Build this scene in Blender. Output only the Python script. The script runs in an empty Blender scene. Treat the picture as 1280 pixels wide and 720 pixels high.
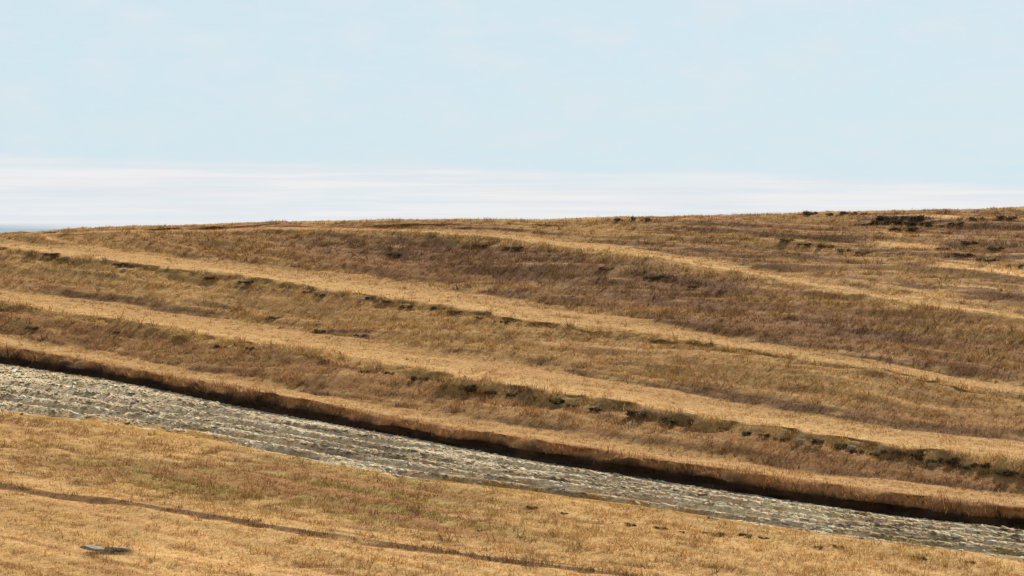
import bpy, bmesh, math, random
import numpy as np
from mathutils import Vector
random.seed(7); rng = np.random.default_rng(7)
R = math.radians
scene = bpy.context.scene
COL = scene.collection

# ------------------------------------------------------------------ camera
FOCAL = 85.0
FPX = 1280 * FOCAL / 36.0                 # photograph pixels per unit of slope
HORIZON = 285.0                           # photograph row of the eye level
PITCH = math.atan((360.0 - HORIZON) / FPX)
cam_d = bpy.data.cameras.new('camera'); cam_d.lens = FOCAL; cam_d.sensor_width = 36
cam_d.clip_start = 0.5; cam_d.clip_end = 120000
cam = bpy.data.objects.new('camera', cam_d); COL.objects.link(cam)
cam.rotation_euler = (R(90) - PITCH, 0, 0)
scene.camera = cam

# ------------------------------------------------------------------ sky, sun, exposure
SUN_EL, SUN_AZ = R(41), R(32)             # azimuth from +Y (view direction) towards +X
SKY_STRENGTH = 0.06
EXPOSURE = 0.36
scene.view_settings.view_transform = 'Standard'; scene.view_settings.look = 'None'
scene.view_settings.exposure = EXPOSURE; scene.view_settings.gamma = 1.0
scene.view_settings.use_curve_mapping = False

world = bpy.data.worlds.new('World'); scene.world = world; world.use_nodes = True
nt = world.node_tree; nt.nodes.clear()
def N(tree, t, **kw):
    n = tree.nodes.new(t)
    for k, v in kw.items():
        setattr(n, k, v)
    return n
def math_node(tree, op, a, b=None, c=None, clamp=False):
    n = tree.nodes.new('ShaderNodeMath'); n.operation = op; n.use_clamp = clamp
    for i, v in enumerate((a, b, c)):
        if v is None: continue
        if isinstance(v, (int, float)): n.inputs[i].default_value = v
        else: tree.links.new(v, n.inputs[i])
    return n.outputs[0]
def mapr(tree, v, a, b, c, d, smooth=True):
    n = tree.nodes.new('ShaderNodeMapRange'); n.interpolation_type = 'SMOOTHSTEP' if smooth else 'LINEAR'
    tree.links.new(v, n.inputs[0])
    for i, x in enumerate((a, b, c, d)): n.inputs[i + 1].default_value = x
    return n.outputs[0]
def mixc(tree, fac, a, b, blend='MIX'):
    n = tree.nodes.new('ShaderNodeMix'); n.data_type = 'RGBA'; n.blend_type = blend
    for idx, v in ((0, fac), (6, a), (7, b)):
        if isinstance(v, (int, float)): n.inputs[idx].default_value = v
        elif isinstance(v, tuple): n.inputs[idx].default_value = v if len(v) == 4 else (*v, 1)
        else: tree.links.new(v, n.inputs[idx])
    return n.outputs[2]
sky = N(nt, 'ShaderNodeTexSky', sky_type='NISHITA', sun_disc=False, sun_elevation=SUN_EL,
        sun_rotation=SUN_AZ, altitude=300, air_density=1.0, dust_density=0.6, ozone_density=2.0)
tc = N(nt, 'ShaderNodeTexCoord')
sep = N(nt, 'ShaderNodeSeparateXYZ'); nt.links.new(tc.outputs['Generated'], sep.inputs[0])
elev = math_node(nt, 'MULTIPLY', math_node(nt, 'ARCSINE', sep.outputs[2]), 57.2958)
azim = math_node(nt, 'MULTIPLY', math_node(nt, 'ARCTAN2', sep.outputs[0], sep.outputs[1]), 57.2958)
def sky_noise(sa, se, detail, off):
    cb = N(nt, 'ShaderNodeCombineXYZ')
    nt.links.new(math_node(nt, 'MULTIPLY', azim, sa), cb.inputs[0])
    nt.links.new(math_node(nt, 'MULTIPLY', elev, se), cb.inputs[1])
    cb.inputs[2].default_value = off
    n = N(nt, 'ShaderNodeTexNoise'); n.inputs['Scale'].default_value = 1; n.inputs['Detail'].default_value = detail
    nt.links.new(cb.outputs[0], n.inputs['Vector']); return n.outputs[0]
nA, nB, nC = sky_noise(.13, .9, 5, 3.1), sky_noise(.28, 4.0, 4, 9.4), sky_noise(.5, 1.2, 6, 17.)
# the low cloud bank: its upper edge sinks a little to the right
edge = math_node(nt, 'ADD', math_node(nt, 'MULTIPLY', azim, -0.022), math_node(nt, 'MULTIPLY_ADD', nA, 1.0, 0.85))
rel = math_node(nt, 'SUBTRACT', edge, elev)
bank = mapr(nt, rel, -0.14, 0.22, 0, 1)
nD = sky_noise(.16, 7.5, 5, 31.)
bank = math_node(nt, 'MULTIPLY', bank, mapr(nt, nB, 0.32, 0.60, 0.50, 1.0))
low_blue = math_node(nt, 'MULTIPLY', mapr(nt, elev, 0.16, -0.02, 0, 1), mapr(nt, azim, -8, -12.5, 0, 1))
veil = math_node(nt, 'ADD', mapr(nt, nC, 0.42, 0.72, 0.0, 0.55), mapr(nt, sky_noise(1.6, 5.5, 5, 51.), .45, .70, 0, .22))
veil = math_node(nt, 'MULTIPLY', veil, mapr(nt, elev, 5, 14, 1, 0.3))
K = 1.0 / (SKY_STRENGTH * 2 ** EXPOSURE)
pale = tuple(K * c for c in (0.662, 0.812, 0.892)); white = tuple(K * c for c in (0.86, 0.86, 0.865)); thin = tuple(K * c for c in (0.74, 0.80, 0.845))
low = mapr(nt, elev, 6, 30, 0.92, 0.25)
c0 = mixc(nt, low, sky.outputs[0], pale)
c1 = mixc(nt, veil, c0, thin)
lav = tuple(K * c for c in (0.775, 0.80, 0.84)); gb = tuple(K * c for c in (0.50, 0.585, 0.65))
wb = mixc(nt, mapr(nt, nD, .34, .62, .9, 0.0), white, lav)
c2 = mixc(nt, bank, c1, wb)
c2 = mixc(nt, low_blue, c2, gb)
bg = N(nt, 'ShaderNodeBackground'); bg.inputs[1].default_value = SKY_STRENGTH
nt.links.new(c2, bg.inputs[0])
wo = N(nt, 'ShaderNodeOutputWorld'); nt.links.new(bg.outputs[0], wo.inputs[0])

sun_d = bpy.data.lights.new('sun', 'SUN'); sun_d.energy = 4.8; sun_d.angle = R(0.53); sun_d.color = (1, 0.935, 0.83)
sun = bpy.data.objects.new('sun', sun_d); COL.objects.link(sun)
dirv = Vector((math.sin(SUN_AZ) * math.cos(SUN_EL), math.cos(SUN_AZ) * math.cos(SUN_EL), math.sin(SUN_EL)))
sun.rotation_euler = dirv.to_track_quat('Z', 'Y').to_euler(); sun.location = dirv * 100

# ------------------------------------------------------------------ noise
_perm = rng.permutation(4096)
def _hash(i, j): return _perm[(_perm[i & 4095] + j) & 4095]
def perlin(x, y):
    x = np.asarray(x, float); y = np.asarray(y, float)
    i = np.floor(x).astype(int); j = np.floor(y).astype(int); fx = x - i; fy = y - j
    u = fx * fx * fx * (fx * (fx * 6 - 15) + 10); v = fy * fy * fy * (fy * (fy * 6 - 15) + 10)
    def g(ii, jj, dx, dy):
        a = _hash(ii, jj) * (2 * np.pi / 4096); return np.cos(a) * dx + np.sin(a) * dy
    n00 = g(i, j, fx, fy); n10 = g(i + 1, j, fx - 1, fy); n01 = g(i, j + 1, fx, fy - 1); n11 = g(i + 1, j + 1, fx - 1, fy - 1)
    return ((n00 * (1 - u) + n10 * u) * (1 - v) + (n01 * (1 - u) + n11 * u) * v) * 1.5
def fbm(x, y, o=4):
    a, t = 1.0, 0.0
    for k in range(o):
        t = t + a * perlin(x * 2 ** k + 37.3 * k, y * 2 ** k - 11.9 * k); a *= 0.5
    return t
def sstep(x, a, b):
    t = np.clip((x - a) / (b - a), 0, 1); return t * t * (3 - 2 * t)

# ------------------------------------------------------------------ the hillside: terrace lines -> lofted terrain
# Plan axes: tau runs along the terraces, s runs across them, up the hill.
NX, NY = math.sin(R(45)), math.cos(R(45))        # s direction
TX, TY = NY, -NX                                 # tau direction
US = np.array([0, 160, 320, 480, 640, 800, 960, 1120, 1280], float)
UU = np.linspace(-240, 1520, 111)
LN = dict(
 bottom=[734, 748, 762, 776, 790, 804, 818, 834, 850],
 rut_low=[609, 635, 660, 682, 704, 722, 740, 757, 774],
 rut_high=[605.8, 631.8, 656.6, 678.8, 701, 719, 737, 754, 771],
 track_low=[516, 537, 563, 596, 614, 636, 660, 680, 699],
 toe=[454, 478, 513, 541, 572, 597, 622, 645, 662],
 bank=[444, 470, 502, 531, 560, 585, 610, 633, 651],
 d_lip=[431, 460, 490, 519, 546, 571, 595, 617, 636],
 d_foot=[418, 447, 477, 506, 531, 556, 580, 601, 620],
 e_toe=[387, 411, 437, 465, 496, 524, 548, 574, 594],
 e_lip=[379, 402, 427, 452, 480, 507, 533, 558, 577],
 e_foot=[361, 380, 405, 428, 455, 481, 510, 533, 552],
 f_toe=[314, 334, 355, 379, 402, 417, 442.5, 469, 494],
 f_lip=[308, 327, 348, 371, 396, 414, 440, 467, 492],
 f_foot=[301, 313, 331, 349, 374, 401, 429, 457, 482],
 g_toe=[296, 291, 290, 292, 303, 324, 353, 379, 404],
 g_lip=[295, 289.5, 287, 287, 298, 319, 348, 374, 400],
 g_foot=[294, 288, 285, 284, 290, 309, 339, 367, 392],
 h_mid=[293, 286, 282, 280, 282, 285, 297, 318, 336],
 crest=[292, 283.5, 279.5, 276.5, 277, 273.5, 268, 266, 261])
def line_v(name):
    p = np.array(LN[name], float)
    v = np.interp(UU, US, p)
    lo, hi = UU < 0, UU > 1280
    v[lo] = p[0] + (UU[lo]) * (p[1] - p[0]) / 160; v[hi] = p[-1] + (UU[hi] - 1280) * (p[-1] - p[-2]) / 160
    k = np.ones(7) / 7
    return np.convolve(np.pad(v, 3, mode='edge'), k, mode='valid')
cp, sp = math.cos(PITCH), math.sin(PITCH)
def ray(u, v):
    a = (u - 640) / FPX; b = -(v - 360) / FPX
    return np.stack([a + 0 * b, cp + b * sp, -sp + b * cp], -1)
DD = np.arange(15, 420, 0.04)
TAU = np.concatenate([-np.geomspace(40000, 170, 34), np.arange(-160, 8.01, 0.17), np.geomspace(12, 40000, 34)])
class Line: pass
def finish(pts):
    L = Line(); tau = pts[:, 0] * TX + pts[:, 1] * TY; s = pts[:, 0] * NX + pts[:, 1] * NY
    o = np.argsort(tau); tau, s, z = tau[o], s[o], pts[o, 2]
    L.s = np.interp(TAU, tau, s); L.z = np.interp(TAU, tau, z)
    # a gentle continuation outside the frame
    for m, i0, i1 in ((TAU < tau[0], 0, 6), (TAU > tau[-1], -1, -7)):
        ks = (s[i1] - s[i0]) / (tau[i1] - tau[i0]); kz = (z[i1] - z[i0]) / (tau[i1] - tau[i0])
        dt = TAU[m] - tau[i0]; e = np.sign(dt) * 22 * (1 - np.exp(-np.abs(dt) / 22))
        L.s[m] += np.clip(ks, -.35, .35) * e; L.z[m] += np.clip(kz, -.06, .06) * e
    return L
def on_plane(name, z0, a):
    r = ray(UU, line_v(name)); rt = r[:, 0] * TX + r[:, 1] * TY
    d = z0 / (r[:, 2] - a * rt); return finish(r * d[:, None])
def march(name, prev, m, up=True):
    r = ray(UU, line_v(name)); out = []
    for q in r:
        s = DD * (q[0] * NX + q[1] * NY); tau = DD * (q[0] * TX + q[1] * TY); z = DD * q[2]
        ps = np.interp(tau, TAU, prev.s); pz = np.interp(tau, TAU, prev.z)
        f = z - pz - m * (s - ps)
        ok = (s > ps) if up else (s < ps)
        cr = np.where((f[:-1] * f[1:] <= 0) & ok[:-1])[0]
        if len(cr): out.append(q * DD[cr[0] if up else cr[-1]])
    if len(out) < 20: print('LINE FAIL', name, len(out))
    return finish(np.array(out))
L = {}
L['toe'] = on_plane('toe', -9.45, -0.051)
L['bank'] = march('bank', L['toe'], 2.2)
L['d_lip'] = march('d_lip', L['bank'], 0.75)
L['d_foot'] = march('d_foot', L['d_lip'], 0.10)
L['e_toe'] = march('e_toe', L['d_foot'], 0.34)
L['e_lip'] = march('e_lip', L['e_toe'], 0.52)
L['e_foot'] = march('e_foot', L['e_lip'], 0.09)
L['f_toe'] = march('f_toe', L['e_foot'], 0.33)
L['f_lip'] = march('f_lip', L['f_toe'], 0.6)
L['f_foot'] = march('f_foot', L['f_lip'], 0.10)
L['g_toe'] = march('g_toe', L['f_foot'], 0.32)
L['g_lip'] = march('g_lip', L['g_toe'], 0.5)
L['g_foot'] = march('g_foot', L['g_lip'], 0.10)
L['h_mid'] = march('h_mid', L['g_foot'], 0.26)
L['crest'] = march('crest', L['h_mid'], 0.20)
L['track_low'] = march('track_low', L['toe'], 0.05, False)
L['rut_high'] = march('rut_high', L['track_low'], 0.05, False)
L['rut_low'] = march('rut_low', L['rut_high'], 0.5, False)
L['bottom'] = march('bottom', L['rut_low'], 0.05, False)

# ------------------------------------------------------------------ profile nodes and the lofted surface
def mk(s, z):
    l = Line(); l.s = np.broadcast_to(np.asarray(s, float), TAU.shape).copy(); l.z = np.broadcast_to(np.asarray(z, float), TAU.shape).copy(); return l
def off(l, ds, dz): return mk(l.s + ds, l.z + dz)
order_up = ['toe', 'bank', 'd_lip', 'd_foot', 'e_toe', 'e_lip', 'e_foot', 'f_toe', 'f_lip', 'f_foot', 'g_toe', 'g_lip', 'g_foot', 'h_mid', 'crest']
for a, b in zip(order_up[:-1], order_up[1:]):                       # each line stays beyond and not below the one before
    L[b].s = np.maximum(L[b].s, L[a].s + 0.16); L[b].z = np.maximum(L[b].z, L[a].z - 0.03)
order_dn = ['track_low', 'rut_high', 'rut_low', 'bottom']
for a, b in zip(['toe'] + order_dn[:-1], order_dn): L[b].s = np.minimum(L[b].s, L[a].s - 0.25)
u_toe = 640 + FPX * (L['toe'].s * NX + TAU * TX) / np.maximum(L['toe'].s * NY + TAU * TY, 1)
und = (0.25 + 0.6 * sstep(fbm(TAU * .35, TAU * 0 + 4, 3), -.5, .5)) * (.45 + .55 * sstep(u_toe, 380, 520))   # how far the bank is undercut
nodes = [('far_near', mk(-40000, -4.0)), ('far_near2', mk(-200, -2.5)), ('knoll', mk(-20, -1.4)), ('stand', mk(1.5, -1.72)),
         ('slope', mk(L['bottom'].s * .55, -1.72 + .58 * (L['bottom'].z + 1.72)))]
nodes += [(k, L[k]) for k in ('bottom', 'rut_low', 'rut_high', 'track_low', 'toe')]
nodes += [('under1', off(L['toe'], .34 * und, .10)), ('under2', off(L['toe'], .34 * und, .12 + .16 * und)), ('bank', off(L['bank'], -.03 * und, 0))]
nodes += [(k, L[k]) for k in order_up[2:]]
c = L['crest']
nodes += [('b1', off(c, 3, .10)), ('b2', off(c, 9, -.35)), ('b3', off(c, 40, -5)), ('b4', mk(c.s + 160, -19)), ('b5', mk(c.s + 420, -34)), ('b6', mk(40000, -70))]
seg_n = {}
rows_s, rows_z, rows_seg, rows_f = [], [], [], []
mid = (TAU > -130) & (TAU < 0)
for i in range(len(nodes) - 1):
    (ka, a), (kb, b) = nodes[i], nodes[i + 1]
    ln = np.percentile(np.hypot(b.s - a.s, b.z - a.z)[mid], 75)
    fine = 5 <= i < len(nodes) - 6
    n = int(np.clip(math.ceil(ln / 0.125), 3, 110)) if fine else (14 if i >= len(nodes) - 6 else 8)
    if ka == 'toe' or ka.startswith('under'): n = 3
    for j in range(n):
        f = j / n
        rows_s.append(a.s * (1 - f) + b.s * f); rows_z.append(a.z * (1 - f) + b.z * f); rows_seg.append(ka); rows_f.append(f)
rows_s.append(nodes[-1][1].s); rows_z.append(nodes[-1][1].z); rows_seg.append('b5'); rows_f.append(1.0)
S = np.array(rows_s); Z = np.array(rows_z); SEG = np.array(rows_seg); F = np.array(rows_f)
NR, NC = S.shape
first = {k: int(np.where(SEG == k)[0][0]) for k in dict.fromkeys(rows_seg)}
soft = np.array([0.5 if (first['bottom'] < r < first['b3'] and not k.startswith(('toe', 'under'))) else 0.0 for r, k in enumerate(SEG)])
for r in (first['track_low'], first['toe'], first['toe'] + 1): soft[r] = 0
for _ in range(3):
    for A in (S, Z):
        m = (A[:-2] + A[2:]) / 2; A[1:-1] += soft[1:-1, None] * (m - A[1:-1])
T = np.broadcast_to(TAU, S.shape)
def seg_pos(r): return SEG[r], F[r]
is_seg = lambda *ks: np.isin(SEG, ks)
track_rows = is_seg('track_low')
# relief: rough grass on the risers, smooth treads, broken lips, rubble ridges on the track
rough = np.where(is_seg('d_foot', 'e_foot', 'f_foot', 'g_foot', 'h_mid'), 1.0, np.where(is_seg('d_lip', 'e_lip', 'f_lip', 'g_lip'), .25, .5))
rough = np.where(is_seg('e_toe', 'f_toe', 'g_toe'), 1.3, rough)
rough[is_seg('crest', 'b1')] = .6
rough = np.convolve(np.pad(rough, 4, mode='edge'), np.ones(9) / 9, mode='valid')
fine_r = np.array([1.0 if first['slope'] < r < first['b3'] else 0.0 for r in range(NR)])
disp = (0.09 * fbm(S * .35, T * .13, 3) + 0.10 * fbm(S * .75 + 60, T * .07, 3) + 0.05 * fbm(S * 1.6 + 9, T * .35, 4)) * rough[:, None]
lipmask = is_seg('e_toe', 'f_toe', 'g_toe', 'bank') * 1.0 + is_seg('rut_low') * .4
lipmask = np.convolve(np.pad(lipmask, 2, mode='edge'), np.ones(5) / 5, mode='valid')
disp += lipmask[:, None] * 0.15 * fbm(S * 1.2 + 40, T * 1.1 + 7, 4)
fr_track = np.where(track_rows, F, 0.0)[:, None]
tw = np.clip(fr_track * 8, 0, 1) * np.clip((1 - fr_track) * 8, 0, 1) * track_rows[:, None]
ang = sstep(T, -62, -84)                                            # the rubble on the left lies askew to the track
st, ss = T + .55 * ang * S, S - .35 * ang * T
ridge = 0.038 * fbm(ss * 1.3, st * .10, 4) + 0.018 * fbm(ss * 3.5 + 5, st * .6, 3)
for fr, dep, ph in ((.13, .14, 0), (.27, .24, 3.), (.41, .20, 5.), (.60, .16, 7.), (.78, .14, 9.)):
    wob = fr + .035 * perlin(T * .06 + ph, T * 0 + ph)
    ridge -= dep * np.exp(-((fr_track - wob) / .034) ** 2) * (.35 + .65 * sstep(T, -84, -74)) * sstep(fbm(T * .12, T * 0 + ph * 3, 2), -.5, .1)
    ridge += .5 * dep * np.exp(-((fr_track - wob - .08) / .04) ** 2) * sstep(T, -84, -74)
disp = np.where(track_rows[:, None], ridge * tw, disp)
disp *= fine_r[:, None] * np.where(np.abs(TAU + 70) < 110, 1, 0)[None, :]
disp[is_seg('under1', 'under2')] = 0; disp[first['toe']] = 0; disp[first['track_low']] = 0
Zd = Z + disp
Sd = S + np.where(is_seg('bank', 'under2', 'under1', 'e_toe', 'f_toe')[:, None], 0.22 * fbm(T * .8 + 3, T * 0 + 1.5 + (SEG == 'e_toe')[:, None] * 8, 4), 0) * (np.abs(TAU + 70) < 110)
hill_r = np.isin(SEG, ['d_lip', 'd_foot', 'e_toe', 'e_lip', 'e_foot', 'f_toe', 'f_lip', 'f_foot', 'g_toe', 'g_lip', 'g_foot']) * 1.0
hill_r = np.convolve(np.pad(hill_r, 6, mode='edge'), np.ones(13) / 13, mode='valid')
Sd = Sd + hill_r[:, None] * .34 * fbm(T * .28 + 2, S * .12, 3) * (np.abs(TAU + 70) < 110)
rut_r = np.isin(SEG, ['rut_low']) + .5 * ((SEG == 'rut_high') & (F < .04)) + .5 * ((SEG == 'bottom') & (F > .97))
Sd = Sd + rut_r[:, None] * .20 * fbm(T * .7 + 2, T * 0 + 8, 3) * (np.abs(TAU + 70) < 110)
X = Sd * NX + T * TX; Y = Sd * NY + T * TY

# vegetation and soil colours (what grows where), linear reflectance
STRAW, TAN, BROWN, HEATH, OLIVE, EARTH, GREY = [np.array(v) for v in (
    (.545, .325, .126), (.420, .245, .086), (.285, .142, .055), (.125, .064, .031), (.25, .18, .046), (.042, .023, .012), (.60, .455, .285))]
def lerp(a, b, t): return a + (b - a) * t[..., None]
U_of = 640 + FPX * X / np.maximum(Y, 1)                             # how far right of the view axis a spot lies
C = np.empty(S.shape + (3,)); C[:] = TAN
streak = 1.15 * fbm(S * 1.0, T * .085, 4) + .55 * fbm(S * 3.2 + 70, T * .30, 3); patch = fbm(S * .18 + 3, T * .07, 3); clump = fbm(S * 2.6 + 1, T * .9 + 5, 3)
def rowv(cond): return np.broadcast_to(cond[:, None], S.shape)
near = rowv(np.isin(SEG, ['far_near', 'far_near2', 'knoll', 'stand', 'slope', 'bottom', 'rut_low', 'rut_high']))
C[near] = lerp(TAN, STRAW, sstep(patch, -.9, .5))[near]
ol = sstep(1.3 * patch + .5 * clump + .25 * streak, -.45, .45) * rowv(SEG == 'rut_high') * sstep(F, .10, .35)[:, None] * (1 - .5 * sstep(F, .9, 1.)[:, None]) * (1 - .75 * sstep(U_of, 520, 760))
C = lerp(C, OLIVE, .85 * ol); C = lerp(C, BROWN, .92 * sstep(.8 * clump + streak * .8 + .5 * patch, -.2, .45) * rowv(SEG == 'rut_high') * sstep(F, .06, .3)[:, None] * sstep(F, 1.04, .86)[:, None] * (1 - .8 * sstep(U_of, 560, 740)))
C = lerp(C, BROWN, .7 * sstep(.5 * clump + streak, .15, 1.0) * rowv(np.isin(SEG, ['bottom', 'slope'])))
for fa, wd_ in ((.16, .014), (.055, .010)):
    C = lerp(C, EARTH * 1.7, .85 * np.exp(-((F[:, None] - fa - .02 * perlin(T * .2 + fa * 90, T * 0)) / wd_) ** 2) * rowv(SEG == 'rut_high') * sstep(fbm(T * .4, T * 0 + fa * 100, 3), -.1, .4))
cut = (rowv(SEG == 'rut_low') + rowv((SEG == 'rut_high') * (F < .02))) * sstep(fbm(T * .5, T * 0 + 21, 3) + .35 * clump, -1.1, -.2); C = lerp(C, np.array((.125, .060, .024)), .9 * cut)
C = lerp(C, STRAW * 1.15, .8 * rowv((SEG == 'bottom') * sstep(F, .965, .995)) * sstep(clump, -.6, .2))
V_of = HORIZON - FPX * Zd / np.maximum(Y, 1)
C = lerp(C, EARTH * 1.2, .9 * sstep(1.25 - np.hypot((U_of - 135) / 30, (V_of - 691) / 4.5) + .5 * clump, 0, .5) * rowv(SEG == 'bottom'))  # soil patch, with the shade under the foreground rocks put into its colour
C = lerp(C, BROWN * 1.2, .8 * sstep(1.1 - np.hypot((U_of - 400) / 50, (V_of - 709) / 3) + .6 * clump, 0, .5) * rowv(SEG == 'bottom'))
RISERS = {'d_foot': .8, 'e_foot': .42, 'f_foot': .72, 'g_foot': .72, 'h_mid': .62}
for k, w in RISERS.items():
    m = SEG == k
    f = F[m][:, None]; sk = streak[m]; pt = patch[m]; cl = clump[m]
    amt = np.clip(w + .42 * sk + .25 * pt, 0, 1) * sstep(f + .06 * cl, 0.0, .10) * (.45 + .55 * sstep(U_of[m], -60, 420) if k in ('f_foot', 'g_foot', 'h_mid') else 1)
    if k in ('e_foot',): amt *= 1 - .35 * sstep(f, .35, .6) * sstep(pt, -.5, .3)
    cc = lerp(np.broadcast_to(TAN, sk.shape + (3,)), BROWN, amt)
    cc = lerp(cc, OLIVE * np.array([1.2, 1.08, 1.1]), .42 * sstep(cl + pt, .1, .9) * sstep(f, .3, .9))
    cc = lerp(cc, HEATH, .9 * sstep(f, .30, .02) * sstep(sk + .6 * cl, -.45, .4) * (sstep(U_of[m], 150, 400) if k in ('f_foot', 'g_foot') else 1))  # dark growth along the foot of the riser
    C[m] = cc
TREADS = ('bank', 'd_lip', 'e_lip', 'f_lip', 'g_lip')
for k in TREADS:
    m = SEG == k; C[m] = lerp(np.broadcast_to(STRAW, streak[m].shape + (3,)), TAN, sstep(streak[m], -.1, .9) * .7)
    f = F[m][:, None]
    if k != 'bank': C[m] = lerp(C[m], BROWN * np.array([1.32, 1.46, 1.38]), sstep(f + .26 * clump[m] + .28 * streak[m], -.08, .82) * .97)
m = SEG == 'g_lip'; C[m] = lerp(BROWN * 1.5 + 0 * C[m], C[m], sstep(U_of[m], 430, 560))
# heather: a broad dark stand under the upper terrace, another on the right shoulder
m = rowv(SEG == 'f_foot')
hw = sstep(U_of, 330, 560) * sstep(U_of, 1000, 820) * rowv(sstep(F, .18, .42) * sstep(F, 1.05, .8)) + .55 * sstep(U_of, 820, 1000) * rowv(sstep(F, .1, .3) * sstep(F, .95, .6)) * sstep(streak, -.4, .5) + .5 * sstep(U_of, 260, 400) * sstep(U_of, 640, 480) * rowv(sstep(F, .35, .5))
C = lerp(C, HEATH * 1.25, np.clip(hw * (.75 + .35 * streak + .3 * clump), 0, .95) * m)
m = rowv(np.isin(SEG, ['h_mid', 'crest', 'g_foot'])) * sstep(U_of, 1020, 1120)
C = lerp(C, HEATH * 1.3, np.clip(m * sstep(streak + .6 * clump, -.1, .5), 0, .8)); C = lerp(C, STRAW * 1.1, m * sstep(fbm(S * 1.4 + 50, T * .12, 3), .15, .45))
m = rowv(np.isin(SEG, ['h_mid', 'crest'])); C = lerp(C, HEATH * .7, .9 * m * sstep(1.15 - np.hypot((U_of - 1128) / 52, (HORIZON - FPX * Zd / np.maximum(Y, 1) - 276) / 6) + .35 * clump, 0, .35))
for fa, u0, u1, nm in ((.30, 770, 1010, 'g_foot'), (.62, 820, 1130, 'g_foot'), (.15, 840, 1130, 'h_mid'), (.40, 830, 1100, 'h_mid'), (.5, 470, 660, 'g_foot'), (.25, 1160, 1400, 'h_mid'), (.6, 1150, 1400, 'h_mid'), (.78, 760, 960, 'f_foot'), (.5, 960, 1180, 'f_foot')):
    wv = fa + .06 * perlin(T * .15 + fa * 30, T * 0)
    C = lerp(C, HEATH, .85 * np.exp(-((F[:, None] - wv) / .07) ** 2) * rowv(SEG == nm) * sstep(U_of, u0, u0 + 40) * sstep(U_of, u1, u1 - 60))
for k in ('e_toe', 'f_toe', 'g_toe'):
    m = SEG == k; w = {'e_toe': .58, 'f_toe': .55, 'g_toe': .25}[k] * (.35 + .65 * sstep(U_of[m], 540, 660) if k == 'e_toe' else 1 - .8 * sstep(U_of[m], 660, 760))
    g = sstep(fbm(T[m] * .45 + 9, T[m] * 0 + len(k) + ord(k[0]), 3), -.5, .15) * w
    C[m] = lerp(C[m], np.broadcast_to(HEATH * .9, C[m].shape), g)
m = is_seg('toe', 'under1', 'under2'); C[m] = EARTH * (1 + .5 * np.clip(clump[m] + .5 * fbm(T[m] * 2.1, S[m] * 5, 3), -.9, 2))[..., None]
m = SEG == 'bank'; C[m] = lerp(np.broadcast_to(EARTH * 1.8, C[m].shape), BROWN * 1.25, sstep(F[m][:, None] + .3 * clump[m], -.15, .55)); 
m = SEG == 'd_lip'; C[m] = lerp(np.broadcast_to(BROWN * 1.2, C[m].shape), C[m], sstep(F[m][:, None] + .15 * clump[m], 0, .3))
m = SEG == 'track_low'
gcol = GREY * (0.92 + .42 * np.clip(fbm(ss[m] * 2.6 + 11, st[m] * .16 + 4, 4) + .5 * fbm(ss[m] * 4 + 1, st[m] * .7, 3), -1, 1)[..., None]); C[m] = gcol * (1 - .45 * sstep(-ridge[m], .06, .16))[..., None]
C[m] = lerp(C[m], TAN * .9, sstep(F[m][:, None] + .14 * clump[m] + .16 * patch[m], .20, .04))
C[m] = lerp(C[m], OLIVE * .9, .7 * sstep(clump[m] + patch[m], .55, 1.1))
C[is_seg('crest', 'b1')] = lerp(C[is_seg('crest', 'b1')], BROWN, .4 * sstep(streak[is_seg('crest', 'b1')], -.2, .6))
fs = fbm(S * 2.3 + 31, T * .20 + 8, 3) + .35 * clump
C = lerp(C, HEATH * 1.1, .6 * sstep(fs, .35, .8) * rowv(np.isin(SEG, list(RISERS))))
C = lerp(C, STRAW, .5 * sstep(-fs, .45, .95) * rowv(np.isin(SEG, list(RISERS))))
C = lerp(C, BROWN * .9, .75 * sstep(fs, .4, .75) * rowv(np.isin(SEG, ['rut_high', 'bottom', 'slope'])))
C *= (1 + .15 * np.clip(streak, -1.5, 1.5) + .10 * clump)[..., None] * (np.abs(TAU + 70) < 200)[None, :, None] + (np.abs(TAU + 70) >= 200)[None, :, None]
C = np.clip(C, .01, .7)

# ------------------------------------------------------------------ materials
def attr_mat(name, rough=.95, bump=.0, scale=6., translucent=0., speck=.25, spec=.1):
    m = bpy.data.materials.new(name); m.use_nodes = True; t = m.node_tree; t.nodes.clear()
    a = N(t, 'ShaderNodeAttribute', attribute_name='Col')
    geo = N(t, 'ShaderNodeNewGeometry')
    n1 = N(t, 'ShaderNodeTexNoise'); n1.inputs['Scale'].default_value = scale; n1.inputs['Detail'].default_value = 5; n1.inputs['Roughness'].default_value = .65
    t.links.new(geo.outputs['Position'], n1.inputs['Vector'])
    col = mixc(t, 1.0, a.outputs[0], mapr(t, n1.outputs[0], .3, .7, 1 - speck, 1 + speck), 'MULTIPLY')
    p = N(t, 'ShaderNodeBsdfPrincipled'); t.links.new(col, p.inputs['Base Color']); p.inputs['Roughness'].default_value = rough
    p.inputs['Specular IOR Level'].default_value = spec
    if bump:
        b = N(t, 'ShaderNodeBump'); b.inputs['Strength'].default_value = bump; b.inputs['Distance'].default_value = .06
        t.links.new(n1.outputs[0], b.inputs['Height']); t.links.new(b.outputs[0], p.inputs['Normal'])
    out = N(t, 'ShaderNodeOutputMaterial'); sh = p.outputs[0]
    if translucent:
        tr = N(t, 'ShaderNodeBsdfTranslucent'); t.links.new(col, tr.inputs[0])
        mx = N(t, 'ShaderNodeMixShader'); mx.inputs[0].default_value = translucent
        t.links.new(sh, mx.inputs[1]); t.links.new(tr.outputs[0], mx.inputs[2]); sh = mx.outputs[0]
    t.links.new(sh, out.inputs[0]); return m
M_ground = attr_mat('turf', bump=.6, scale=7)
M_grass = attr_mat('dry_grass', rough=.8, translucent=.42, speck=.12)
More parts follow.
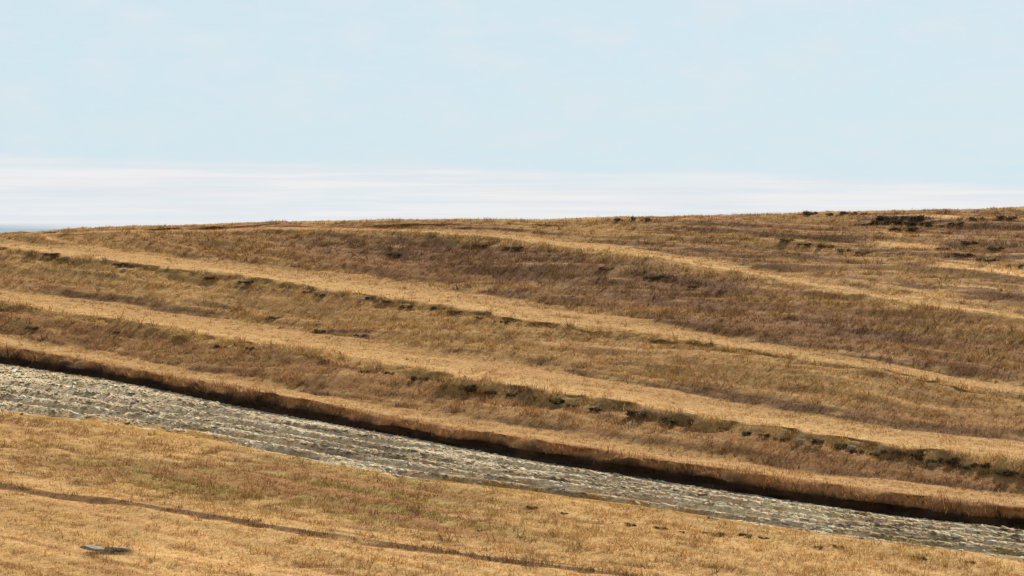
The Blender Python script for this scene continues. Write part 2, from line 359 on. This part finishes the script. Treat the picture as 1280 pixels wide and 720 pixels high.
M_track = attr_mat('rubble', bump=.7, scale=9, speck=.4, rough=1., spec=0.)
M_stone = attr_mat('stone', bump=.4, scale=14, speck=.25, rough=1., spec=0.)
M_leaf = attr_mat('shrub_leaf', translucent=.25, speck=.3, rough=.8)
M_twig = attr_mat('twig', speck=.3)

def np_mesh(name, co, faces, cols, mat, smooth=False):
    """faces: (n,k) int array; cols: per-vertex rgb"""
    me = bpy.data.meshes.new(name); n, k = faces.shape
    me.vertices.add(len(co)); me.vertices.foreach_set('co', np.ascontiguousarray(co, np.float32).ravel())
    me.loops.add(n * k); me.loops.foreach_set('vertex_index', np.ascontiguousarray(faces, np.int32).ravel())
    me.polygons.add(n); me.polygons.foreach_set('loop_start', np.arange(0, n * k, k, dtype=np.int32))
    me.update(calc_edges=True)
    at = me.attributes.new('Col', 'FLOAT_COLOR', 'POINT')
    rgba = np.ones((len(co), 4), np.float32); rgba[:, :3] = cols; at.data.foreach_set('color', rgba.ravel())
    me.polygons.foreach_set('use_smooth', np.full(n, smooth)); me.materials.append(mat); me.update(); return me
def link(name, me, label=None, cat=None, kind=None, group=None, parent=None, loc=None):
    o = bpy.data.objects.new(name, me); COL.objects.link(o)
    if label: o['label'] = label
    if cat: o['category'] = cat
    if kind: o['kind'] = kind
    if group: o['group'] = group
    if parent: o.parent = parent
    if loc is not None: o.location = loc
    return o
P = np.stack([X, Y, Zd], -1)
def strip(name, r0, r1, mat, label, cat):
    p = P[r0:r1 + 1]; n, m = p.shape[:2]; idx = np.arange(n * m).reshape(n, m)
    q = np.stack([idx[:-1, :-1], idx[:-1, 1:], idx[1:, 1:], idx[1:, :-1]], -1).reshape(-1, 4)
    return link(name, np_mesh(name, p.reshape(-1, 3), q, C[r0:r1 + 1].reshape(-1, 3), mat, True), label, cat, 'structure')
rB, rC = first['track_low'], first['toe']
strip('ground', 0, rB, M_ground, 'tan dry grass slope in the foreground below the grey stony track', 'ground')
strip('track', rB, rC, M_track, 'grey stony rubble track running across the slope below the dark bank', 'track')
strip('hillside', rC, NR - 1, M_ground, 'brown grassy hillside stepped into pale terraces above the track', 'hillside')

# the far water, seen only at the left end of the crest
mw = bpy.data.materials.new('far_water'); mw.use_nodes = True
pw = mw.node_tree.nodes['Principled BSDF']; pw.inputs['Base Color'].default_value = (.20, .27, .32, 1); pw.inputs['Roughness'].default_value = .35
nw = N(mw.node_tree, 'ShaderNodeTexNoise'); nw.inputs['Scale'].default_value = .02; nw.inputs['Detail'].default_value = 6
gw = N(mw.node_tree, 'ShaderNodeNewGeometry'); mw.node_tree.links.new(gw.outputs['Position'], nw.inputs['Vector'])
bw = N(mw.node_tree, 'ShaderNodeBump'); bw.inputs['Strength'].default_value = .3; bw.inputs['Distance'].default_value = 4
mw.node_tree.links.new(nw.outputs[0], bw.inputs['Height']); mw.node_tree.links.new(bw.outputs[0], pw.inputs['Normal'])
bm = bmesh.new(); vs = []
for r in (120, 800, 5000, 20000, 90000): vs.append([bm.verts.new((r * math.cos(a), r * math.sin(a), -28)) for a in np.linspace(0, 2 * np.pi, 72, endpoint=False)])
for a, b in zip(vs[:-1], vs[1:]):
    for i in range(72): bm.faces.new((a[i], b[i], b[(i + 1) % 72], a[(i + 1) % 72]))
me = bpy.data.meshes.new('water'); bm.to_mesh(me); me.materials.append(mw)
link('water', me, 'pale blue grey water on the horizon beyond the left end of the crest', 'water', 'structure')

# ------------------------------------------------------------------ dry grass over the whole slope
pc = (P[:-1, :-1] + P[1:, 1:] + P[1:, :-1] + P[:-1, 1:]) / 4
dist = np.linalg.norm(pc, axis=-1)
area = np.linalg.norm(np.cross(P[1:, :-1] - P[:-1, :-1], P[:-1, 1:] - P[:-1, :-1]), axis=-1)
uc = 640 + FPX * pc[..., 0] / np.maximum(pc[..., 1], 1); vc = HORIZON - FPX * pc[..., 2] / np.maximum(pc[..., 1], 1)
segc = SEG[:-1]
dens = np.where(np.isin(segc, ['toe', 'under1', 'under2']), .35, 1.0); dens[segc == 'track_low'] = 0.0
dens[segc == 'bank'] = .8
dens = dens[:, None] * (.35 + .65 * sstep(clump[:-1, :-1] + .4 * patch[:-1, :-1], -.7, .2))
edge_g = (segc == 'track_low')[:, None] * np.clip(sstep(F[:-1][:, None] + .14 * clump[:-1, :-1] + .16 * patch[:-1, :-1], .20, .05), 0, 1) * .7
dens += edge_g + (segc == 'track_low')[:, None] * (.012 + .25 * sstep(clump[:-1, :-1] + patch[:-1, :-1], .6, 1.1) + .3 * sstep(F[:-1][:, None] + .06 * clump[:-1, :-1], .93, 1.0))
vis = (uc > -220) & (uc < 1500) & (vc < 830) & (pc[..., 1] > 30) & (pc[..., 1] < 190)
w = np.where(vis, area * dens * (60 / dist) ** 1.3, 0)
NT = 240000
ci = np.searchsorted(np.cumsum(w.ravel()) / w.sum(), rng.random(NT)); ri, qi = np.unravel_index(np.minimum(ci, w.size - 1), w.shape)
a, b = rng.random(NT)[:, None], rng.random(NT)[:, None]
base = (P[ri, qi] * (1 - a) + P[ri + 1, qi] * a) * (1 - b) + (P[ri, qi + 1] * (1 - a) + P[ri + 1, qi + 1] * a) * b
tcol = (C[ri, qi] + C[ri + 1, qi + 1]) / 2
HT = {'bottom': .10, 'slope': .10, 'rut_low': .15, 'rut_high': .13, 'track_low': .07, 'bank': .24, 'under2': .30, 'under1': .18, 'toe': .14, 'd_lip': .09, 'd_foot': .16, 'e_toe': .24, 'e_lip': .08, 'e_foot': .16,
      'f_toe': .20, 'f_lip': .08, 'f_foot': .17, 'g_toe': .12, 'g_lip': .09, 'g_foot': .14, 'h_mid': .15, 'crest': .13, 'b1': .14}
ht = np.array([HT.get(k, .13) for k in SEG])[ri] * (1 + .45 * np.clip(clump[ri, qi], -1, 1.5)) * np.exp(rng.normal(0, .25, NT)) * np.where(np.isin(SEG, ['b1', 'crest']), .36, .66)[ri] * (1 - .35 * np.clip(streak[ri, qi], -1, 1))
bunch = rng.random(NT) < .035 * (~np.isin(SEG, ['crest', 'b1', 'h_mid'])[ri] + .15) * (1 + 2 * np.isin(SEG, ['d_foot', 'e_toe', 'f_toe', 'f_foot', 'bank', 'h_mid'])[ri]); ht[bunch] *= rng.uniform(1.5, 2.3, bunch.sum())
tcol = np.where(bunch[:, None], tcol * np.array([.72, .70, .62]) * np.exp(rng.normal(0, .2, NT))[:, None], tcol)
NB = 6
bs = np.repeat(base, NB, 0); hh = np.repeat(ht, NB) * rng.uniform(.55, 1.15, NT * NB); cc = np.repeat(tcol, NB, 0)
n = NT * NB
bs[:, 0] += rng.normal(0, .07, n); bs[:, 1] += rng.normal(0, .07, n); bs[:, 2] -= .02
th = rng.uniform(0, 2 * np.pi, n); dcam = np.linalg.norm(bs, axis=1)
wd = rng.uniform(.008, .016, n) * np.maximum(1, dcam / 70)
side = np.stack([np.cos(th), np.sin(th), 0 * th], -1) * wd[:, None]
lean = np.stack([rng.normal(0, .45, n) - .25 * TX, rng.normal(0, .45, n) - .25 * TY, np.ones(n)], -1) * hh[:, None]
co = np.stack([bs - side, bs + side, bs + lean], 1).reshape(-1, 3)
tint = np.exp(rng.normal(0, .16, n))[:, None] * (1 + rng.normal(0, .04, (n, 3)))
colv = np.clip(cc * tint * 1.06, .01, .75); colv = np.repeat(colv, 3, 0)
link('grass', np_mesh('grass', co, np.arange(3 * n).reshape(-1, 3), colv, M_grass), 'short dry tan grass covering the terraces and the foreground slope', 'grass', 'stuff')

# ------------------------------------------------------------------ gravel on the track
base_s = np.array([[-1, -1, -1], [1, -1, -1], [1, 1, -1], [-1, 1, -1], [-.7, -.7, 1], [.7, -.7, 1], [.7, .7, 1], [-.7, .7, 1]], float)
cube_f = np.array([[0, 3, 2, 1], [4, 5, 6, 7], [0, 1, 5, 4], [1, 2, 6, 5], [2, 3, 7, 6], [3, 0, 4, 7]])
tm = np.where(np.isin(segc, ['track_low'])[:, None] & vis, area * (60 / dist), 0) * sstep(F[:-1][:, None] + .14 * clump[:-1, :-1] + .16 * patch[:-1, :-1], .03, .20) * np.clip(.8 + 11 * ridge[:-1, :-1], .02, 1.4)
NS = 24000
ci = np.searchsorted(np.cumsum(tm.ravel()) / tm.sum(), rng.random(NS)); ri, qi = np.unravel_index(np.minimum(ci, tm.size - 1), tm.shape)
a, b = rng.random(NS)[:, None], rng.random(NS)[:, None]
cen = (P[ri, qi] * (1 - a) + P[ri + 1, qi] * a) * (1 - b) + (P[ri, qi + 1] * (1 - a) + P[ri + 1, qi + 1] * a) * b
ln_ = np.minimum(np.exp(rng.normal(math.log(.066), .55, NS)), .19); wdt = ln_ * rng.uniform(.14, .36, NS); hgt = np.minimum(ln_ * rng.uniform(.06, .15, NS), .024)
rot = rng.normal(0, .22, NS) + math.atan2(TY, TX) - .5 * sstep(T[ri, qi], -62, -84)
sh = base_s[None] * (1 + rng.normal(0, .22, (NS, 8, 3))) * np.stack([ln_, wdt, hgt], -1)[:, None, :]
tilt = rng.normal(0, .12, NS)
z2 = sh[..., 2] + sh[..., 0] * tilt[:, None]
xr = sh[..., 0] * np.cos(rot)[:, None] - sh[..., 1] * np.sin(rot)[:, None]; yr = sh[..., 0] * np.sin(rot)[:, None] + sh[..., 1] * np.cos(rot)[:, None]
sv = np.stack([xr, yr, z2 - .15 * hgt[:, None]], -1) + cen[:, None]
kinds = np.array([(.66, .50, .31), (.74, .60, .42), (.48, .36, .22), (.15, .115, .08), (.46, .32, .18), (.70, .56, .38)])
tstk = fbm(ss * 2.6 + 11, st * .16 + 4, 4)
lay = np.clip(rng.normal(0, .75, NS) + 1.9 * tstk[ri, qi], -1.6, 1.6)
kinds = kinds[[3, 2, 4, 0, 1, 5]]
sc_ = kinds[np.searchsorted([-1.05, -.5, -.2, .6, 1.3], lay)] * np.exp(rng.normal(0, .15, NS))[:, None]
ff = (cube_f[None] + (np.arange(NS) * 8)[:, None, None]).reshape(-1, 4)
link('gravel', np_mesh('gravel', sv.reshape(-1, 3), ff, np.repeat(np.clip(sc_, .02, .7), 8, 0), M_stone), 'loose grey and beige stones strewn along the track', 'gravel', 'stuff')

# ------------------------------------------------------------------ shrubs and stones
from mathutils.bvhtree import BVHTree
def land_tree():
    r0, r1 = first['bottom'], first['b3']; c0, c1 = np.searchsorted(TAU, -155), np.searchsorted(TAU, 5)
    p = P[r0:r1, c0:c1]; nr, nc = p.shape[:2]; idx = np.arange(nr * nc).reshape(nr, nc)
    q = np.stack([idx[:-1, :-1], idx[:-1, 1:], idx[1:, 1:], idx[1:, :-1]], -1).reshape(-1, 4)
    return BVHTree.FromPolygons(p.reshape(-1, 3).tolist(), q.tolist())
LAND = land_tree()
def spot(u, v):
    for k in range(40):                                             # a spot on the skyline slides down to the first ground met
        h = LAND.ray_cast(Vector((0, 0, 0)), Vector(ray(u, v + .5 * k)).normalized())
        if h[0] is not None: return h[0], h[3]
    raise RuntimeError((u, v))
def shrub_meshes(name, nleaf, cols, seed, loose=.5, leaf=.06):
    r = np.random.default_rng(seed); nb = 9
    ph = r.uniform(0, 2 * np.pi, nb); rad = np.sqrt(r.random(nb)) * .42
    cl = np.stack([rad * np.cos(ph), rad * np.sin(ph) * .85, r.uniform(.12, .42, nb) * (1 - rad)], -1); sz = r.uniform(.08, .24, nb)
    k = r.integers(0, nb, nleaf); d = r.normal(0, 1, (nleaf, 3)); d /= np.linalg.norm(d, axis=1)[:, None]
    c = cl[k] + d * (sz[k] * r.random(nleaf) ** loose)[:, None]; c[:, 2] = np.maximum(c[:, 2], .01)
    a = r.normal(0, 1, (nleaf, 3)); a /= np.linalg.norm(a, axis=1)[:, None]; b = np.cross(a, r.normal(0, 1, (nleaf, 3))); b /= np.linalg.norm(b, axis=1)[:, None]
    l = leaf * r.uniform(.6, 1.4, nleaf)[:, None]
    co = np.stack([c - a * l, c + b * l * .45, c + a * l, c - b * l * .45], 1).reshape(-1, 3)
    cc = np.array(cols)[r.integers(0, len(cols), nleaf)] * np.exp(r.normal(0, .3, nleaf))[:, None]
    fol = np_mesh(name + '_foliage', co, np.arange(4 * nleaf).reshape(-1, 4), np.repeat(np.clip(cc, .005, .6), 4, 0), M_leaf)
    tv, tf = [], []
    for i in range(26):
        j = r.integers(0, nb); tip = cl[j] + r.normal(0, .08, 3) + np.array([0, 0, sz[j] * .9]); root = np.array([*r.normal(0, .05, 2), -.05])
        midp = (root + tip) / 2 + r.normal(0, .03, 3); o = len(tv)
        for p_, rr in ((root, .014), (midp, .009), (tip, .003)):
            for q in range(3): tv.append(p_ + rr * np.array([math.cos(q * 2.09), math.sin(q * 2.09), 0]))
        for s_ in range(2):
            for q in range(3): tf.append([o + s_ * 3 + q, o + s_ * 3 + (q + 1) % 3, o + s_ * 3 + 3 + (q + 1) % 3, o + s_ * 3 + 3 + q])
    tw_ = np_mesh(name + '_twigs', np.array(tv), np.array(tf), np.tile([.10, .065, .04], (len(tv), 1)), M_twig)
    return fol, tw_
def shrub_proto(kind, *args, **kw):
    fol, tw_ = shrub_meshes(kind, *args, **kw)
    root = bpy.data.objects.new('shrub', None); f = bpy.data.objects.new('foliage', fol); t = bpy.data.objects.new('twigs', tw_)
    f.parent = root; t.parent = root; return root, f, t
PROTO = {
 'brown': shrub_proto('brown', 700, [(.12, .068, .032), (.17, .10, .042), (.07, .042, .022)], 3, loose=.8, leaf=.05),
 'dark': shrub_proto('dark', 650, [(.070, .045, .024), (.11, .068, .032), (.05, .038, .02)], 4, leaf=.05),
 'green': shrub_proto('green', 800, [(.11, .10, .042), (.15, .12, .048), (.075, .068, .034)], 5),
 'grey': shrub_proto('grey', 420, [(.12, .12, .09), (.16, .14, .10), (.09, .085, .07)], 6, loose=.8)}
def shrub(kind, u, v, wpx, hk, label, group):
    scrub = 440 < v < 600
    if scrub: v += random.uniform(-2.5, 2.5); wpx *= random.uniform(.55, 1.25); hk *= random.uniform(.9, 1.9)
    pos, d = spot(u, v); wm = wpx / FPX * pos.y
    parts = [o.copy() for o in PROTO[kind]]
    for o in parts: COL.objects.link(o)
    parts[1].parent = parts[0]; parts[2].parent = parts[0]
    r = parts[0]; r.location = pos - Vector((0, 0, .02)); r.rotation_euler = (0, 0, random.uniform(0, 6.28)); st_ = (1.15 if wpx > 15 and v < 612 else 1.35) * random.uniform(.85, 1.2)
    r.rotation_euler = (0, 0, math.atan2(TY, TX) + random.uniform(-.3, .3) + random.choice((0, math.pi))); r.scale = (wm * st_, wm * .8, wm * max(hk, .40) * (1.05 if v < 277 else .82 if v < 612 else .62))
    r['label'] = label; r['category'] = 'shrub'; r['group'] = group
ORD = ['leftmost', 'second from the left', 'third from the left', 'fourth from the left', 'fifth from the left', 'sixth from the left', 'seventh from the left', 'eighth from the left',
       'ninth from the left', 'tenth from the left', 'eleventh from the left', 'twelfth from the left', 'thirteenth from the left', 'fourteenth from the left', 'fifteenth from the left',
       'sixteenth from the left', 'seventeenth from the left', 'eighteenth from the left']
def row(items, group, where):
    tally = {}
    for it in sorted(items, key=lambda q: q[1]):
        tally.setdefault(it[0], []).append(it)
    for kind, lst in tally.items():
        look = {'brown': 'low brown shrub', 'dark': 'dense dark shrub', 'green': 'dull green shrub', 'grey': 'thin grey shrub'}[kind]
        for i, it in enumerate(lst):
            o_ = ORD[i] if len(lst) > 1 else 'the only one of its colour'
            if len(lst) > 1 and i == len(lst) - 1: o_ = 'rightmost'
            shrub(kind, it[1], it[2], it[3], it[4], ('%s %s, %s' % (look, where, o_)).replace(', the only one of its colour', ''), group)
row([('brown', 666, 635, 18, .7), ('brown', 706, 642, 12, .8), ('brown', 789, 657, 18, .8), ('brown', 827, 661, 22, .6), ('brown', 852, 665, 10, .9), ('dark', 893, 668, 26, .6),
     ('dark', 931, 670, 18, .9), ('brown', 955, 673, 16, .7), ('brown', 1022, 684, 18, .6), ('brown', 1048, 684, 18, .7), ('brown', 1149, 698, 24, .6), ('brown', 1211, 703, 14, .8)],
    'shrubs along the lower edge of the track', 'in the tan grass just below the grey track')
row([('brown', 213, 617, 10, 1.), ('brown', 600, 664, 9, 1.)], 'lone tufts in the foreground grass', 'alone in the grass by the thin foreground rut')
row([('brown', 455, 464, 22, .5), ('dark', 486, 467, 18, .6), ('dark', 524, 477, 26, .45), ('brown', 552, 478, 22, .5), ('dark', 586, 487, 26, .5), ('brown', 612, 491, 20, .5), ('dark', 638, 496, 20, .6),
     ('green', 668, 499, 22, .5), ('green', 694, 504, 22, .55), ('dark', 718, 508, 18, .6), ('green', 745, 513, 24, .5), ('dark', 795, 520, 26, .4), ('green', 838, 527, 30, .5), ('brown', 866, 530, 24, .5),
     ('dark', 905, 537, 18, .5), ('green', 932, 541, 24, .5), ('dark', 956, 544, 20, .6), ('dark', 978, 548, 24, .5), ('dark', 1022, 556, 22, .5), ('green', 1050, 562, 22, .5), ('dark', 1070, 565, 22, .5), ('green', 1094, 567, 22, .6),
     ('dark', 1112, 567, 24, .5), ('dark', 1141, 570, 28, .5), ('green', 1160, 576, 24, .5), ('dark', 1186, 578, 26, .5), ('green', 1206, 582, 22, .5), ('dark', 1228, 585, 26, .5), ('green', 1250, 590, 24, .5), ('dark', 1271, 594, 28, .5)],
    'scrub along the eroded edge of the lower terrace', 'on the broken edge under the lower pale terrace')
row([('dark', 66, 319, 26, .35), ('dark', 150, 332, 22, .55), ('brown', 262, 348, 24, .4), ('dark', 308, 354, 24, .5), ('brown', 385, 366, 24, .4), ('dark', 401, 369, 14, .5), ('dark', 463, 373, 16, .5), ('brown', 482, 377, 18, .4),
     ('brown', 508, 384, 26, .35), ('dark', 548, 386, 26, .35), ('brown', 572, 390, 18, .4), ('brown', 602, 398, 18, .5), ('brown', 630, 403, 18, .5)],
    'scrub added for the dark hollows along the middle terrace edge', 'added for the dark hollows on the eroded edge under the middle pale terrace')  # shrubs added to stand in for dark overhung hollows along this edge
row([('brown', 40, 411, 28, .35), ('dark', 276, 434, 18, .5), ('brown', 312, 436, 20, .5), ('brown', 146, 416, 16, .5), ('brown', 345, 398, 24, .35), ('brown', 400, 415, 26, .35), ('brown', 450, 420, 24, .35)],
    'scattered scrub on the left slope', 'scattered on the left brown slope')
row([('green', 495, 319, 22, .5), ('dark', 644, 311, 28, .35), ('brown', 690, 315, 18, .5), ('brown', 600, 308, 26, .4), ('dark', 815, 348, 22, .5), ('dark', 831, 347, 20, .6), ('brown', 866, 359, 20, .5), ('brown', 905, 365, 22, .4), ('brown', 760, 337, 30, .4)],
    'shrubs in the dark stand on the upper slope', 'in the dark growth on the upper slope')
row([('grey', 774, 276, 14, .7), ('grey', 790, 276, 10, 1.5), ('grey', 808, 276, 14, .7), ('grey', 1008, 269, 20, .6), ('dark', 1012, 268, 18, .6), ('grey', 1040, 269, 16, .5), ('dark', 1060, 268, 26, .4), ('grey', 1082, 268, 14, .4)],
    'shrubs on the skyline', 'standing against the sky on the crest')
row([('dark', 1080, 282, 26, .4), ('dark', 1100, 280, 30, .5), ('dark', 1118, 279, 30, .55), ('dark', 1134, 281, 32, .5), ('dark', 1152, 281, 30, .45), ('dark', 1168, 283, 24, .4), ('dark', 1108, 275, 32, .45), ('dark', 1142, 275, 34, .45), ('brown', 1128, 288, 40, .3),
     ('brown', 1222, 275, 26, .4), ('brown', 1262, 274, 30, .4), ('brown', 1195, 280, 26, .35)],
    'dark thicket near the crest on the right', 'in the dark thicket near the right crest')
row([('dark', 1006, 306, 22, .4), ('dark', 1032, 309, 26, .5), ('brown', 1056, 314, 26, .4), ('brown', 1080, 317, 24, .35), ('brown', 985, 301, 26, .3)],
    'shrubs in a line below the right crest', 'in the short line below the right crest')
row([('brown', 1180, 312, 22, .4), ('brown', 1205, 319, 28, .35), ('brown', 1236, 326, 30, .35), ('brown', 1268, 333, 28, .35), ('brown', 1182, 292, 18, .5), ('brown', 1212, 304, 28, .35), ('brown', 1246, 311, 28, .35)],
    'shrubs on the right shoulder', 'on the right shoulder of the hill')

def stone(u, v, wpx, hk, col, label, group, seed, name='stone'):
    pos, d = spot(u, v); wm = wpx / FPX * pos.y
    bm = bmesh.new(); bmesh.ops.create_icosphere(bm, subdivisions=3, radius=.5)
    r = random.Random(seed); ax = [Vector((r.gauss(0, 1), r.gauss(0, 1), r.gauss(0, .7))).normalized() for _ in range(9)]; lim = [r.uniform(.26, .44) for _ in ax]
    for v_ in bm.verts:
        for n_, l_ in zip(ax, lim):
            e = v_.co.dot(n_) - l_
            if e > 0: v_.co -= n_ * e * .9
        v_.co *= 1 + .05 * math.sin(9 * v_.co.x + seed) * math.sin(11 * v_.co.y + 2 * seed)
        v_.co.z *= hk; v_.co.x *= 1.25
    me = bpy.data.meshes.new(name); bm.to_mesh(me); bm.free()
    at = me.attributes.new('Col', 'FLOAT_COLOR', 'POINT'); at.data.foreach_set('color', np.tile([*col, 1], len(me.vertices)).astype(np.float32)); me.materials.append(M_stone)
    o = link(name, me, label, 'stone', None, group, None, pos + Vector((0, 0, .04 * wm * hk)))
    o.scale = (wm, wm * .7, wm); o.rotation_euler = (r.uniform(-.15, .15), r.uniform(-.15, .15), r.uniform(-.5, .1))
stone(116, 686, 30, .30, (.33, .28, .21), 'grey slab of rock in the tan grass, left one of the foreground pair', 'rocks in the foreground grass', 1, 'rock')
stone(152, 688, 18, .45, (.42, .31, .22), 'pinkish rock in the tan grass, right one of the foreground pair', 'rocks in the foreground grass', 2, 'rock')
EDGE = [(700, 502, 10), (1000, 553, 11), (1064, 561, 12), (1166, 582, 9), (474, 461, 9)]
for i, (u, v, w_) in enumerate(sorted(EDGE)):
    stone(u, v, w_, .7, (.27, .23, .15), 'pale stone among the scrub under the lower pale terrace, ' + (ORD[i] if i < len(EDGE) - 1 else 'rightmost'), 'stones on the lower terrace edge', 10 + i)
MIDE = [(82, 323, 10), (156, 338, 8), (452, 376, 10), (476, 379, 10), (398, 406, 8)]
for i, (u, v, w_) in enumerate(sorted(MIDE)):
    stone(u, v, w_, .6, (.38, .29, .19), 'pale stone on the slope under the middle terrace edge, ' + (ORD[i] if i < len(MIDE) - 1 else 'rightmost'), 'stones under the middle terrace edge', 30 + i)
